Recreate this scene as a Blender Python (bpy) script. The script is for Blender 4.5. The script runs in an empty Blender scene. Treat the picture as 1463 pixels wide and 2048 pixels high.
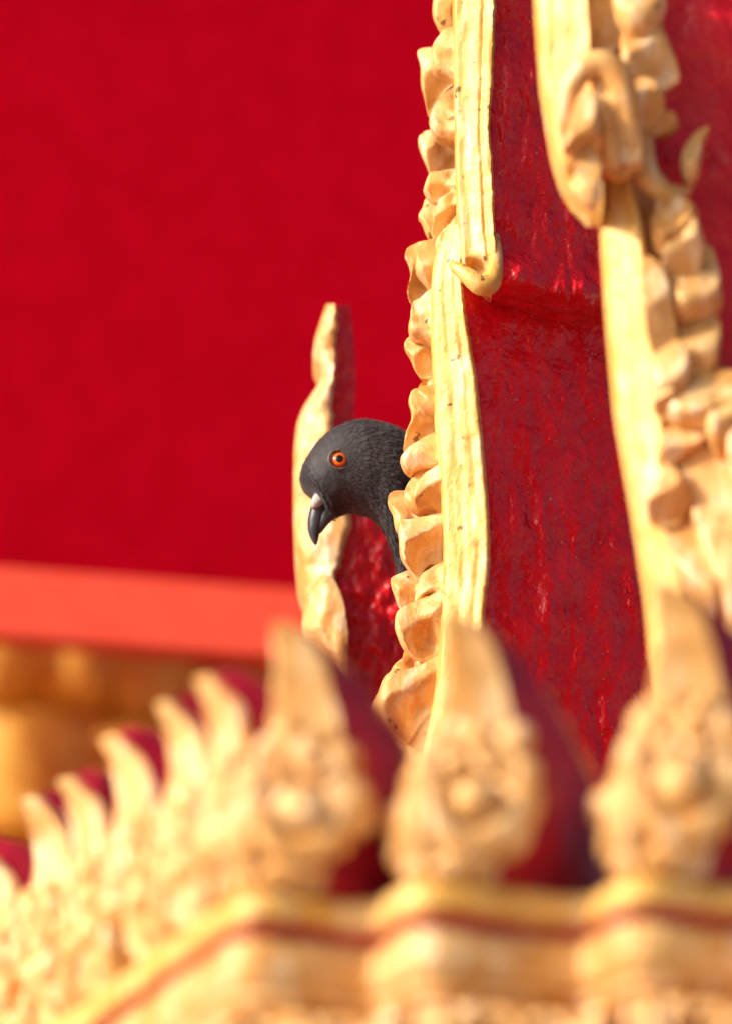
import bpy, bmesh, math, random
from mathutils import Vector, Matrix, noise
random.seed(7)
R = math.radians

# ---------------------------------------------------------------- camera
PITCH = R(18.0); D = 5.0; S = 0.00018           # S: metres per photo pixel at the focal plane
T = Vector((0, 0, 3.2))                          # point the camera looks at, 3.2 m above the ground
FW = Vector((0, math.cos(PITCH), math.sin(PITCH)))
UP = Vector((0, -math.sin(PITCH), math.cos(PITCH)))
RT = Vector((1, 0, 0))
CAM = T - FW * D
scene = bpy.context.scene
cd = bpy.data.cameras.new('camera'); co = bpy.data.objects.new('camera', cd)
scene.collection.objects.link(co); scene.camera = co
co.location = CAM; co.rotation_euler = (R(90) + PITCH, 0, 0)
cd.sensor_fit = 'VERTICAL'; cd.sensor_height = 36; cd.sensor_width = 24
cd.lens = 36 * D / (2048 * S)
cd.clip_start = 0.1; cd.clip_end = 2000
cd.dof.use_dof = True; cd.dof.focus_distance = D + 0.022
cd.dof.aperture_fstop = (cd.lens / 1000) / 0.078
cd.dof.aperture_blades = 0

# ---------------------------------------------------------------- light
SUN = Vector((-0.82, -0.41, 0.46)).normalized()   # direction towards the sun
w = bpy.data.worlds.new('World'); scene.world = w; w.use_nodes = True
nt = w.node_tree; nt.nodes.clear()
sky = nt.nodes.new('ShaderNodeTexSky'); sky.sky_type = 'NISHITA'; sky.sun_disc = False; sky.dust_density = 7.0; sky.ozone_density = 0.6; sky.air_density = 0.55
sky.sun_elevation = math.asin(SUN.z); sky.sun_rotation = math.atan2(SUN.x, SUN.y)
bg = nt.nodes.new('ShaderNodeBackground'); bg.inputs[1].default_value = 0.105
wo = nt.nodes.new('ShaderNodeOutputWorld')
nt.links.new(sky.outputs[0], bg.inputs[0]); nt.links.new(bg.outputs[0], wo.inputs[0])
ld = bpy.data.lights.new('sun', 'SUN'); lo = bpy.data.objects.new('sun', ld); scene.collection.objects.link(lo)
ld.energy = 3.0; ld.angle = R(0.6); ld.color = (1.0, 0.90, 0.76)
lo.rotation_euler = (-SUN).to_track_quat('-Z', 'Y').to_euler(); lo.location = (-3, -3, 8)
scene.view_settings.view_transform = 'Standard'; scene.view_settings.look = 'None'
scene.view_settings.exposure = 0.58; scene.view_settings.gamma = 1.0
scene.cycles.max_bounces = 10; scene.cycles.diffuse_bounces = 6

# ---------------------------------------------------------------- helpers
def P(px, py, y):
    """world point seen at photo pixel (px, py) on the vertical plane Y = y"""
    d = FW * D + RT * ((px - 731.5) * S) + UP * ((1024 - py) * S)
    return CAM + d * ((y - CAM.y) / d.y)

def key(pts, x):
    if x <= pts[0][0]: return pts[0][1]
    for (x0, y0), (x1, y1) in zip(pts, pts[1:]):
        if x <= x1:
            return y0 + (y1 - y0) * (x - x0) / (x1 - x0)
    return pts[-1][1]

def skey(pts, x, h):                       # smoothed key
    return (key(pts, x - h) + key(pts, x - h / 2) + key(pts, x) + key(pts, x + h / 2) + key(pts, x + h)) / 5

def nz(p, sc, seed=0.0):
    return noise.noise(Vector(p) * sc + Vector((seed, seed * 1.7, -seed)))

COL = scene.collection
def root(name, loc, label, cat, group=None, rz=0.0):
    o = bpy.data.objects.new(name, None); COL.objects.link(o)
    o.empty_display_size = 0.02
    o.location = loc; o.rotation_euler = (0, 0, rz)
    o['label'] = label; o['category'] = cat
    if group: o['group'] = group
    return o

def mesh_obj(name, verts, faces, mat, parent=None, off=None, sharp=40, smooth=True, subd=0):
    off = off if off is not None else Vector((0, 0, 0))
    me = bpy.data.meshes.new(name)
    me.from_pydata([tuple(Vector(v) - off) for v in verts], [], faces)
    bm = bmesh.new(); bm.from_mesh(me)
    bmesh.ops.recalc_face_normals(bm, faces=bm.faces); bm.to_mesh(me); bm.free()
    if smooth:
        me.shade_smooth()
        if sharp < 180: me.set_sharp_from_angle(angle=R(sharp))
    me.materials.append(mat)
    o = bpy.data.objects.new(name, me); COL.objects.link(o)
    if parent is not None: o.parent = parent
    if subd:
        m = o.modifiers.new('smooth', 'SUBSURF'); m.levels = subd; m.render_levels = subd
    return o

def loft(rings, close=True, cap=True):
    n = len(rings[0]); V = [p for r in rings for p in r]; F = []
    for i in range(len(rings) - 1):
        for j in range(n if close else n - 1):
            k = (j + 1) % n
            F.append((i*n + j, i*n + k, (i+1)*n + k, (i+1)*n + j))
    if cap and close:
        F.append(tuple(range(n))[::-1]); F.append(tuple((len(rings)-1)*n + j for j in range(n)))
    return V, F

def slab(fn, ns, ntt, thick, back_inset=0.0):
    """closed plate: fn(s,t) -> front world point; back = pushed away by thick"""
    V = []; F = []
    for layer in (0, 1):
        for i in range(ntt + 1):
            for j in range(ns + 1):
                p = fn(j / ns, i / ntt)
                if layer: p = p + Vector((0, thick, 0))
                V.append(p)
    N = (ns + 1) * (ntt + 1); W = ns + 1
    for i in range(ntt):
        for j in range(ns):
            a = i*W + j
            F.append((a, a+1, a+W+1, a+W)); F.append((N+a, N+a+W, N+a+W+1, N+a+1))
    for i in range(ntt):
        a = i*W; b = i*W + ns
        F.append((a, a+W, N+a+W, N+a)); F.append((b, N+b, N+b+W, b+W))
    for j in range(ns):
        a = j; b = ntt*W + j
        F.append((a, N+a, N+a+1, a+1)); F.append((b, b+1, N+b+1, N+b))
    return V, F

def catmull(pts, n):
    m = len(pts); out = []
    L = [math.dist(pts[i], pts[(i+1) % m]) for i in range(m)]
    tot = sum(L)
    for k in range(n):
        d = tot * k / n; i = 0
        while d > L[i] and i < m - 1: d -= L[i]; i += 1
        t = d / max(L[i], 1e-9)
        p0, p1, p2, p3 = (pts[(i+q) % m] for q in (-1, 0, 1, 2))
        out.append(tuple(0.5*((2*p1[c]) + (-p0[c]+p2[c])*t + (2*p0[c]-5*p1[c]+4*p2[c]-p3[c])*t*t + (-p0[c]+3*p1[c]-3*p2[c]+p3[c])*t**3) for c in (0, 1)))
    return out

def pillow(outline, y_mid, tf, tb, facets=(), seed=0.0, n=44, rough=0.0005, q=2.6, scoops=()):
    """rounded carved lobe: outline in photo pixels at depth y_mid, bulging tf towards the viewer and tb away.
    facets: (ux, uy, cut, slope) planes that cut the bulge flat, u in outline units"""
    pts = catmull(outline, n)
    cx = sum(p[0] for p in pts) / n; cy = sum(p[1] for p in pts) / n
    rad = max(math.dist(p, (cx, cy)) for p in pts)
    rr = [1.0, .985, .95, .89, .80, .69, .56, .42, .27, .13]
    V = []; F = []
    def front(r, x, y):
        b = (1 - r**q) ** (1/q)
        for ux, uy, cut, sl in facets:
            f = cut + sl * ((x - cx) * ux + (y - cy) * uy) / rad
            f = max(f, 0.05); h = max(0.0, 0.07 - abs(b - f)) / 0.07
            b = min(b, f) - h * h * 0.07 * 0.25
        for ux, uy, rad_, amp in scoops:
            d2 = ((x - cx) / rad - ux) ** 2 + ((y - cy) / rad - uy) ** 2
            b -= amp * math.exp(-d2 / rad_ ** 2) * (1 - r ** 6)
        return b
    rings = []
    for side in (0, 1):
        for r in (rr if side == 0 else rr[1:]):
            ring = []
            for (x, y) in pts:
                xx = cx + (x - cx) * r; yy = cy + (y - cy) * r
                w0 = P(xx, yy, y_mid)
                if side == 0: w0.y = y_mid - tf * front(r, xx, yy)
                else: w0.y = y_mid + tb * (1 - r**q) ** (1/q)
                w0 += Vector((0.7*nz(w0, 160, seed), nz(w0, 130, seed + 5), nz(w0, 150, seed + 9))) * rough
                ring.append(len(V)); V.append(w0)
            rings.append(ring)
    nf = len(rr)
    order = rings[:nf][::-1] + rings[nf:]
    for a, b in zip(order, order[1:]):
        for j in range(n):
            k = (j + 1) % n
            F.append((a[j], a[k], b[k], b[j]))
    for ring in (order[0], order[-1]):
        c = sum((V[i] for i in ring), Vector()) / n
        V.append(c); ci = len(V) - 1
        for j in range(n): F.append((ring[j], ring[(j+1) % n], ci))
    return V, F

def ball(c, rx, ry=None, rz=None, n=14, m=9, wob=0.0, seed=0):
    ry = ry or rx; rz = rz or rx; V = []; F = []
    c = Vector(c)
    for i in range(m + 1):
        a = math.pi * i / m
        for j in range(n):
            b = 2*math.pi*j/n
            p = Vector((math.sin(a)*math.cos(b)*rx, math.sin(a)*math.sin(b)*ry, math.cos(a)*rz))
            if wob: p *= 1 + wob * nz(p, 120, seed)
            V.append(c + p)
    for i in range(m):
        for j in range(n):
            k = (j+1) % n
            F.append((i*n+j, i*n+k, (i+1)*n+k, (i+1)*n+j))
    return V, F

def tube(path, radii, n=8):
    rings = []
    for i, p in enumerate(path):
        p = Vector(p)
        t = (Vector(path[min(i+1, len(path)-1)]) - Vector(path[max(i-1, 0)])).normalized()
        u = t.cross(Vector((0, 1, 0.13))).normalized(); v = t.cross(u)
        rings.append([p + (u*math.cos(2*math.pi*k/n) + v*math.sin(2*math.pi*k/n))*radii[i] for k in range(n)])
    return loft(rings)

def join(*parts):
    V = []; F = []
    for v, f in parts:
        o = len(V); V += list(v); F += [tuple(i + o for i in q) for q in f]
    return V, F

# ---------------------------------------------------------------- materials
def new_mat(name):
    m = bpy.data.materials.new(name); m.use_nodes = True
    nt = m.node_tree; b = nt.nodes['Principled BSDF']
    return m, nt, b

def coords(nt, scale=(1, 1, 1), rand=True):
    tc = nt.nodes.new('ShaderNodeTexCoord'); mp = nt.nodes.new('ShaderNodeMapping')
    mp.inputs['Scale'].default_value = scale
    if rand:
        oi = nt.nodes.new('ShaderNodeObjectInfo'); mul = nt.nodes.new('ShaderNodeVectorMath'); mul.operation = 'SCALE'
        cmb = nt.nodes.new('ShaderNodeCombineXYZ')
        for k in range(3): nt.links.new(oi.outputs['Random'], cmb.inputs[k])
        nt.links.new(cmb.outputs[0], mul.inputs[0]); mul.inputs['Scale'].default_value = 3.0
        nt.links.new(mul.outputs[0], mp.inputs['Location'])
    nt.links.new(tc.outputs['Object'], mp.inputs['Vector'])
    return mp.outputs[0]

def tex_noise(nt, vec, scale, detail=4, rough=0.55):
    n = nt.nodes.new('ShaderNodeTexNoise'); n.inputs['Scale'].default_value = scale
    n.inputs['Detail'].default_value = detail; n.inputs['Roughness'].default_value = rough
    nt.links.new(vec, n.inputs['Vector']); return n.outputs['Fac']

def ramp(nt, fac, stops):
    r = nt.nodes.new('ShaderNodeValToRGB'); e = r.color_ramp.elements
    while len(e) < len(stops): e.new(0.5)
    for el, (p, c) in zip(e, stops):
        el.position = p; el.color = (*c, 1) if len(c) == 3 else c
    nt.links.new(fac, r.inputs[0]); return r.outputs[0]

def mix(nt, fac, a, b, mode='MIX'):
    m = nt.nodes.new('ShaderNodeMix'); m.data_type = 'RGBA'; m.blend_type = mode
    if isinstance(fac, float): m.inputs[0].default_value = fac
    else: nt.links.new(fac, m.inputs[0])
    for s, v in ((6, a), (7, b)):
        if isinstance(v, tuple): m.inputs[s].default_value = (*v, 1)
        else: nt.links.new(v, m.inputs[s])
    return m.outputs[2]

def bump(nt, b, h, strength, dist, prev=None):
    n = nt.nodes.new('ShaderNodeBump'); n.inputs['Strength'].default_value = strength; n.inputs['Distance'].default_value = dist
    nt.links.new(h, n.inputs['Height'])
    if prev is not None: nt.links.new(prev, n.inputs['Normal'])
    nt.links.new(n.outputs[0], b.inputs['Normal']); return n.outputs[0]

BW = lambda a, b: [(a, (0, 0, 0)), (b, (1, 1, 1))]
def gold_mat(name, deep=(0.62, 0.29, 0.07), light=(0.77, 0.46, 0.17), worn=(0.86, 0.68, 0.45), wear=0.5, speck=0.70, rel=1.0):
    m, nt, b = new_mat(name)
    v = coords(nt); vs = coords(nt, (1, 1, 0.3))
    n1 = tex_noise(nt, v, 55, 5); n2 = tex_noise(nt, vs, 130, 6, 0.65); n3 = tex_noise(nt, v, 420, 3, 0.6); n4 = tex_noise(nt, v, 210, 2)
    c = mix(nt, ramp(nt, n1, BW(0.38, 0.60)), deep, light)
    c = mix(nt, ramp(nt, tex_noise(nt, v, 95, 5, 0.7), [(0.56, (0, 0, 0)), (0.70, (0.75, 0.75, 0.75))]), c, (0.50, 0.20, 0.03))
    c = mix(nt, ramp(nt, n2, BW(wear, wear + 0.2)), c, worn)
    sp = ramp(nt, n4, BW(speck - 0.03, speck + 0.03))
    c = mix(nt, sp, c, (0.20, 0.10, 0.03))
    nt.links.new(c, b.inputs['Base Color'])
    b.inputs['Roughness'].default_value = 0.46; b.inputs['Metallic'].default_value = 0.10
    b.inputs['Specular IOR Level'].default_value = 0.5
    x = bump(nt, b, n3, 0.4, 0.0007)
    x = bump(nt, b, n2, 0.5 * rel, 0.0014, x)
    bump(nt, b, n1, 0.35, 0.003, x)
    return m

GOLD = gold_mat('gold_paint')
GOLD_BAND = gold_mat('gold_paint_band', deep=(0.71, 0.38, 0.07), light=(0.80, 0.50, 0.14), worn=(0.87, 0.68, 0.40), wear=0.52, rel=0.5, speck=0.69)
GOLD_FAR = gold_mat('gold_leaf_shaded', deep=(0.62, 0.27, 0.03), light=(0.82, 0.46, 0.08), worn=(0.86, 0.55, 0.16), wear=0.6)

def red_mat(name, a=(0.66, 0.003, 0.012), bcol=(0.80, 0.010, 0.022), rough=0.23, strk=(1, 1, 0.95), bs=1.0, haze_dust=True, spec=0.5):
    m, nt, b = new_mat(name)
    v = coords(nt); vs = coords(nt, strk)
    n1 = tex_noise(nt, vs, 70, 4, 0.5); n2 = tex_noise(nt, vs, 210, 4, 0.55); n3 = tex_noise(nt, v, 500, 2)
    c = mix(nt, ramp(nt, n1, BW(0.35, 0.65)), a, bcol)
    if haze_dust:
        c = mix(nt, ramp(nt, tex_noise(nt, coords(nt, (1, 1, 0.5)), 80, 6, 0.68), [(0.54, (0, 0, 0)), (0.70, (0.32, 0.32, 0.32))]), c, (0.72, 0.10, 0.12))  # pale pink scuffed-paint patches that also put a hazy sheen into the colour
        c = mix(nt, ramp(nt, n3, BW(0.735, 0.76)), c, (0.62, 0.28, 0.07))
        c = mix(nt, ramp(nt, tex_noise(nt, v, 330, 2), BW(0.73, 0.76)), c, (0.45, 0.25, 0.25))
    nt.links.new(c, b.inputs['Base Color'])
    b.inputs['Roughness'].default_value = rough
    b.inputs['Specular IOR Level'].default_value = spec
    x = bump(nt, b, n3, 0.35*bs, 0.0008)
    x = bump(nt, b, n2, 0.40*bs, 0.0010, x)
    x = bump(nt, b, n1, 0.6*bs, 0.006, x)
    vo = nt.nodes.new('ShaderNodeTexVoronoi'); vo.inputs['Scale'].default_value = 150; nt.links.new(v, vo.inputs['Vector'])
    bump(nt, b, ramp(nt, vo.outputs['Distance'], [(0.0, (1, 1, 1)), (0.22, (0, 0, 0))]), 0.30*bs, 0.0015, x)
    return m
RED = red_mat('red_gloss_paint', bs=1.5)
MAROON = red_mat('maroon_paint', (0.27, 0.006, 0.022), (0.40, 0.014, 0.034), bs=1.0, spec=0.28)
RED_WALL = red_mat('red_wall_paint', (0.68, 0.0008, 0.021), (0.76, 0.001, 0.027), 0.8, (1, 1, 1), 0.1, False, 0.03)
RED_FASCIA = red_mat('orange_red_paint', (0.82, 0.080, 0.042), (0.84, 0.092, 0.050), 0.6, (1, 1, 1), 0.1, False, 0.3)

def plain(name, col, rough=0.5, spec=0.5, nscale=0, var=0.2, bs=0.0):
    m, nt, b = new_mat(name)
    b.inputs['Roughness'].default_value = rough; b.inputs['Specular IOR Level'].default_value = spec
    if nscale:
        n = tex_noise(nt, coords(nt), nscale, 4)
        lo_ = tuple(c * (1 - var) for c in col); hi_ = tuple(min(1, c * (1 + var)) for c in col)
        nt.links.new(mix(nt, ramp(nt, n, BW(0.3, 0.7)), lo_, hi_), b.inputs['Base Color'])
        if bs: bump(nt, b, n, bs, 0.001)
    else: b.inputs['Base Color'].default_value = (*col, 1)
    return m

# ---------------------------------------------------------------- ground
PAVE = plain('sunlit_paving', (0.42, 0.37, 0.30), 0.8, 0.3, 1.5, 0.12)
g = mesh_obj('ground', [(-300, -300, 0), (300, -300, 0), (300, 300, 0), (-300, 300, 0)], [(0, 1, 2, 3)], PAVE)
g['kind'] = 'structure'

# ---------------------------------------------------------------- temple eave behind (red soffit, sunlit fascia)
EA = P(0, 1133, 0.52); EB = P(0, 1290, 0.52)
edir = Vector((0.968, 0.252, 0)); ein = Vector((0.252, -0.968, 0))      # along the fascia / towards the viewer
eave = root('temple_eave', EB, 'blurred deep red eave soffit with a sunlit orange-red fascia board below it', 'eave')
def efas(s, t):
    p = EA + edir * (-1.6 + 2.8 * s); p.z = EA.z + (EB.z - EA.z) * t
    return p + ein * (0.016 * t)
mesh_obj('fascia_board', *slab(efas, 28, 2, 0.012), RED_FASCIA, eave, EB)['label'] = 'sunlit orange-red board along the lower edge'
def esof(s, t):
    p = EA + edir * (-1.6 + 2.8 * s) + ein * (-0.085 + 0.19 * t); p.z = EA.z + 0.004 + 0.42 * t
    return p
mesh_obj('soffit', *slab(esof, 28, 14, 0.03), RED_WALL, eave, EB)['label'] = 'plain deep red shaded soffit panel'

# gilded columns with carved capitals under the eave
def gilded_column(px, y, rad, label, seed):
    c = P(px, 1300, y); top = EB.z + 0.26
    rnd = random.Random(seed)
    r = root('gilded_column', (c.x, c.y, 0), label, 'column', 'gilded columns under the eave')
    o = Vector((c.x, c.y, 0))
    rings = []
    for z, k in ((0, 1.15), (0.25, 1.15), (0.28, 1.0), (top - 0.54, 0.92), (top - 0.53, 1.0), (top - 0.50, 1.0), (top - 0.49, 0.9), (top, 1.0)):
        rings.append([o + Vector((math.cos(a)*rad*k, math.sin(a)*rad*k, z)) for a in [2*math.pi*i/28 for i in range(28)]])
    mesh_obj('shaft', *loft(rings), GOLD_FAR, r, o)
    for row in range(6):
        zz = top - 0.10 - row * 0.062
        nn = 9
        for i in range(nn):
            a = 2*math.pi*(i + 0.5*(row % 2))/nn + rnd.uniform(-.1, .1)
            if math.sin(a) > 0.35: continue
            dirv = Vector((math.cos(a), math.sin(a), 0)); sd = Vector((-dirv.y, dirv.x, 0))
            W = 0.026 * rnd.uniform(.85, 1.2); H = 0.060
            rg = []
            for q in range(9):
                t = q / 8; ww = W * math.sin(math.pi * (0.12 + 0.85*t)) ** 0.8
                outw = rad * 0.93 + 0.012 + 0.030 * t**2
                zc = zz - H * 0.5 + H * t - (0.018 * max(0, t - .75) * 4)
                rg.append([o + dirv * (outw + (0.010 if k in (1, 2, 3) else -0.006) * (1 if k != 2 else 1.6)) + sd * (ww * xx) + Vector((0, 0, zc))
                           for k, xx in enumerate((-1, -.6, 0, .6, 1, 0))])
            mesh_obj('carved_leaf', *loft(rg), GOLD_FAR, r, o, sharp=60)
    return r
gilded_column(40, 0.86, 0.045, 'blurred shaded gold column with carved leaves, at the left picture edge', 3)
gilded_column(400, 0.98, 0.045, 'blurred shaded gold column with carved leaves, just left of the near corner ornament', 5)
wl = root('gilded_wall', P(300, 1900, 1.15) * 1.0, 'dark gold wall panel deep in the shade behind the two columns', 'wall')
wo_ = Vector(wl.location); wl.location.z = 0; wo_.z = 0
def wfn(s, t):
    return Vector((-1.2 + 2.0*s, 1.22, 0.0 + (EB.z + 0.55) * t))
FAC_W = [((0, -1, .62, -.9),), ((-.5, .85, .6, -.8),), ()]
rw = random.Random(9)
for iy in range(7):
    for ix in range(9):
        px = -160 + 95 * ix + rw.uniform(-25, 25) + 45 * (iy % 2); py = 1275 + 78 * iy + rw.uniform(-18, 18)
        a = rw.uniform(-.6, .6); w_, h_ = rw.uniform(30, 46), rw.uniform(38, 58)
        ol = [(px + math.cos(a) * x * w_ - math.sin(a) * y * h_, py + math.sin(a) * x * w_ + math.cos(a) * y * h_) for x, y in ((0, -1), (.6, -.5), (.9, .2), (.5, .8), (0, 1), (-.5, .8), (-.9, .2), (-.6, -.5))]
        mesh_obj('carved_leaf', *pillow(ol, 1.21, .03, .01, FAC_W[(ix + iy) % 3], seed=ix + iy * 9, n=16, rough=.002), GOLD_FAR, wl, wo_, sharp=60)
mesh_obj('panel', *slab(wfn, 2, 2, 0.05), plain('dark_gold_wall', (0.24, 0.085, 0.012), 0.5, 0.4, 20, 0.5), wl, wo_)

# ---------------------------------------------------------------- shrine tower: stepped cornice
a_ = Vector((0.93, 0.37, 0)).normalized(); b_ = Vector((-0.37, 0.93, 0)).normalized()
C0 = P(492, 1776, -0.47)
ZL = C0.z
segs = [C0]
Lstart = C0 + b_ * 0.62
path = [Lstart, C0]
cur = C0.copy(); corners = [C0.copy()]
for k in range(4):
    cur = cur + a_ * (0.0474, 0.0599, 0.05, 0.05)[k]; path.append(cur.copy())
    cur = cur - b_ * 0.031; path.append(cur.copy()); corners.append(cur.copy())
cur = cur + a_ * 0.2; path.append(cur.copy())
# dense rounded path
dense = []
for p, q in zip(path, path[1:]):
    n = max(2, int((q - p).length / 0.003))
    for i in range(n): dense.append(p.lerp(q, i / n))
dense.append(path[-1])
for _ in range(12):
    dense = [dense[0]] + [(dense[i-1] + dense[i]*2 + dense[i+1]) / 4 for i in range(1, len(dense)-1)] + [dense[-1]]
def out_normal(i):
    t = (dense[min(i+2, len(dense)-1)] - dense[max(i-2, 0)]).normalized()
    return Vector((t.y, -t.x, 0))
norms = [out_normal(i) for i in range(len(dense))]
tower = root('shrine_tower', (0.1, 0.2, 0), 'gold and dark red shrine tower tier with a stepped wavy cornice under the leaf ornaments', 'shrine')
TO = Vector((0.1, 0.2, 0))
INW = (a_ + b_).normalized()
def sweep(profile, wob=0.0011, seed=0):
    """profile: list of (outward offset, z below the ledge top), swept along the stepped plan"""
    rows = []
    for o, z in profile:
        row = []
        for i, p in enumerate(dense):
            q = p + norms[i] * o
            q.z = ZL + z
            e = wob
            q += Vector((0, 0, 1)) * e * nz((p.x, p.y, z), 45, seed) + norms[i] * e * nz((p.x, p.y, z), 60, seed + 3)
            row.append(q)
        rows.append(row)
    return rows
def strip(rows):
    n = len(rows[0]); V = [p for r in rows for p in r]; F = []
    for i in range(len(rows) - 1):
        for j in range(n - 1):
            F.append((i*n + j, i*n + j + 1, (i+1)*n + j + 1, (i+1)*n + j))
    return V, F
def solid_strip(profile, depth=0.012, **k):
    rows = sweep(profile, **k)
    back = [[p - norms[i] * depth for i, p in enumerate(r)] for r in (rows[-1], rows[0])]
    rows = rows + back + [rows[0]]
    return strip(rows)
mesh_obj('crown_molding', *solid_strip([(-.002, 0.0), (.0025, -.001), (.0045, -.004), (.0048, -.008), (.0035, -.0115), (.001, -.0128)], seed=1), GOLD_BAND, tower, TO, sharp=60)
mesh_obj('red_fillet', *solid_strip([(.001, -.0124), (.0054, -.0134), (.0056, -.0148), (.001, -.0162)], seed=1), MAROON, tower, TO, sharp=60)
mesh_obj('lower_molding', *solid_strip([(.001, -.0156), (.003, -.0166), (.0038, -.022), (.0034, -.028), (.0022, -.0315), (.0005, -.0325)], seed=2), GOLD, tower, TO, sharp=60)
mesh_obj('bead_molding', *solid_strip([(-.001, -.0320), (.0012, -.0335), (.0015, -.0365), (-.001, -.038)], seed=4), GOLD, tower, TO, sharp=60)
# frieze wall below, and the ledge top
rows = sweep([(-.004, -.0375), (-.004, -.13), (-.004, -.14)], seed=5)
mesh_obj('frieze_wall', *strip(rows), GOLD, tower, TO, sharp=60)
top = [[Vector((p.x, p.y, ZL - 0.001)) for p in dense], [Vector((p.x, p.y, ZL - 0.001)) + INW * 0.40 for p in dense]]
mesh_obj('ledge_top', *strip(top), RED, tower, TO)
# carved petals on the frieze
acc = 0.0; rnd = random.Random(4); last = dense[0]; nextd = 0.0
PET = []
for i, p in enumerate(dense):
    acc += (p - last).length; last = p
    if acc >= nextd:
        nextd = acc + 0.0185
        if p.y < C0.y + 0.30 and p.x < 0.20: PET.append(i)
for i in PET:
    p = dense[i]; nn = norms[i]; tt = Vector((-nn.y, nn.x, 0))
    rg = []
    W = 0.0085 * rnd.uniform(.9, 1.1)
    for q in range(11):
        t = q / 10; ww = W * (0.35 + 0.65 * math.sin(math.pi * min(1, 0.15 + t*.85)) ** .6) * (1 if t < .8 else 1 - (t - .8) * 3.2)
        oo = 0.004 + 0.006 * math.sin(math.pi * t) + 0.004 * t
        zc = -0.041 - 0.030 * t
        rg.append([p + nn * (oo + h) + tt * (ww * x) + Vector((0, 0, ZL - p.z + zc)) for x, h in ((-1, -.004), (-.8, .0005), (-.35, -.0008), (0, .0028), (.35, -.0008), (.8, .0005), (1, -.004), (0, -.009))])
    pt = mesh_obj('petal', *loft(rg), GOLD, tower, TO, sharp=70)
    mesh_obj('bead', *ball(p + nn * 0.006 + tt * 0.0092 + Vector((0, 0, ZL - p.z - 0.046)), 0.0042), GOLD, pt, TO)
# shaft of the tower down to the ground and the red core of the tier above
base_poly = [p - Vector((0, 0, 0)) for p in dense[::6]] + [dense[-1] + INW * 0.5, dense[0] + INW * 0.5]
V = []; n = len(base_poly)
inner = [p + INW * 0.012 for p in base_poly]
mesh_obj('shaft', [Vector((p.x, p.y, 0)) for p in inner] + [Vector((p.x, p.y, ZL - 0.125)) for p in inner],
         [(i, (i+1) % n, n + (i+1) % n, n + i) for i in range(n)], RED, tower, TO, sharp=30)
zc_top = P(900, 1560, 0.05).z
def corefn(s, t):
    x0 = P(690, 1500, 0.05).x; x1 = P(1900, 1500, 0.05).x
    return Vector((x0 + (x1 - x0)*s, 0.028 + 0.21*s + 0.002*nz((s*9, t*9, 0), 1.0), ZL - 0.30 + (zc_top - ZL + 0.30) * t))
mesh_obj('tier_core', *slab(corefn, 40, 12, 0.22), RED, tower, TO)

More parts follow.
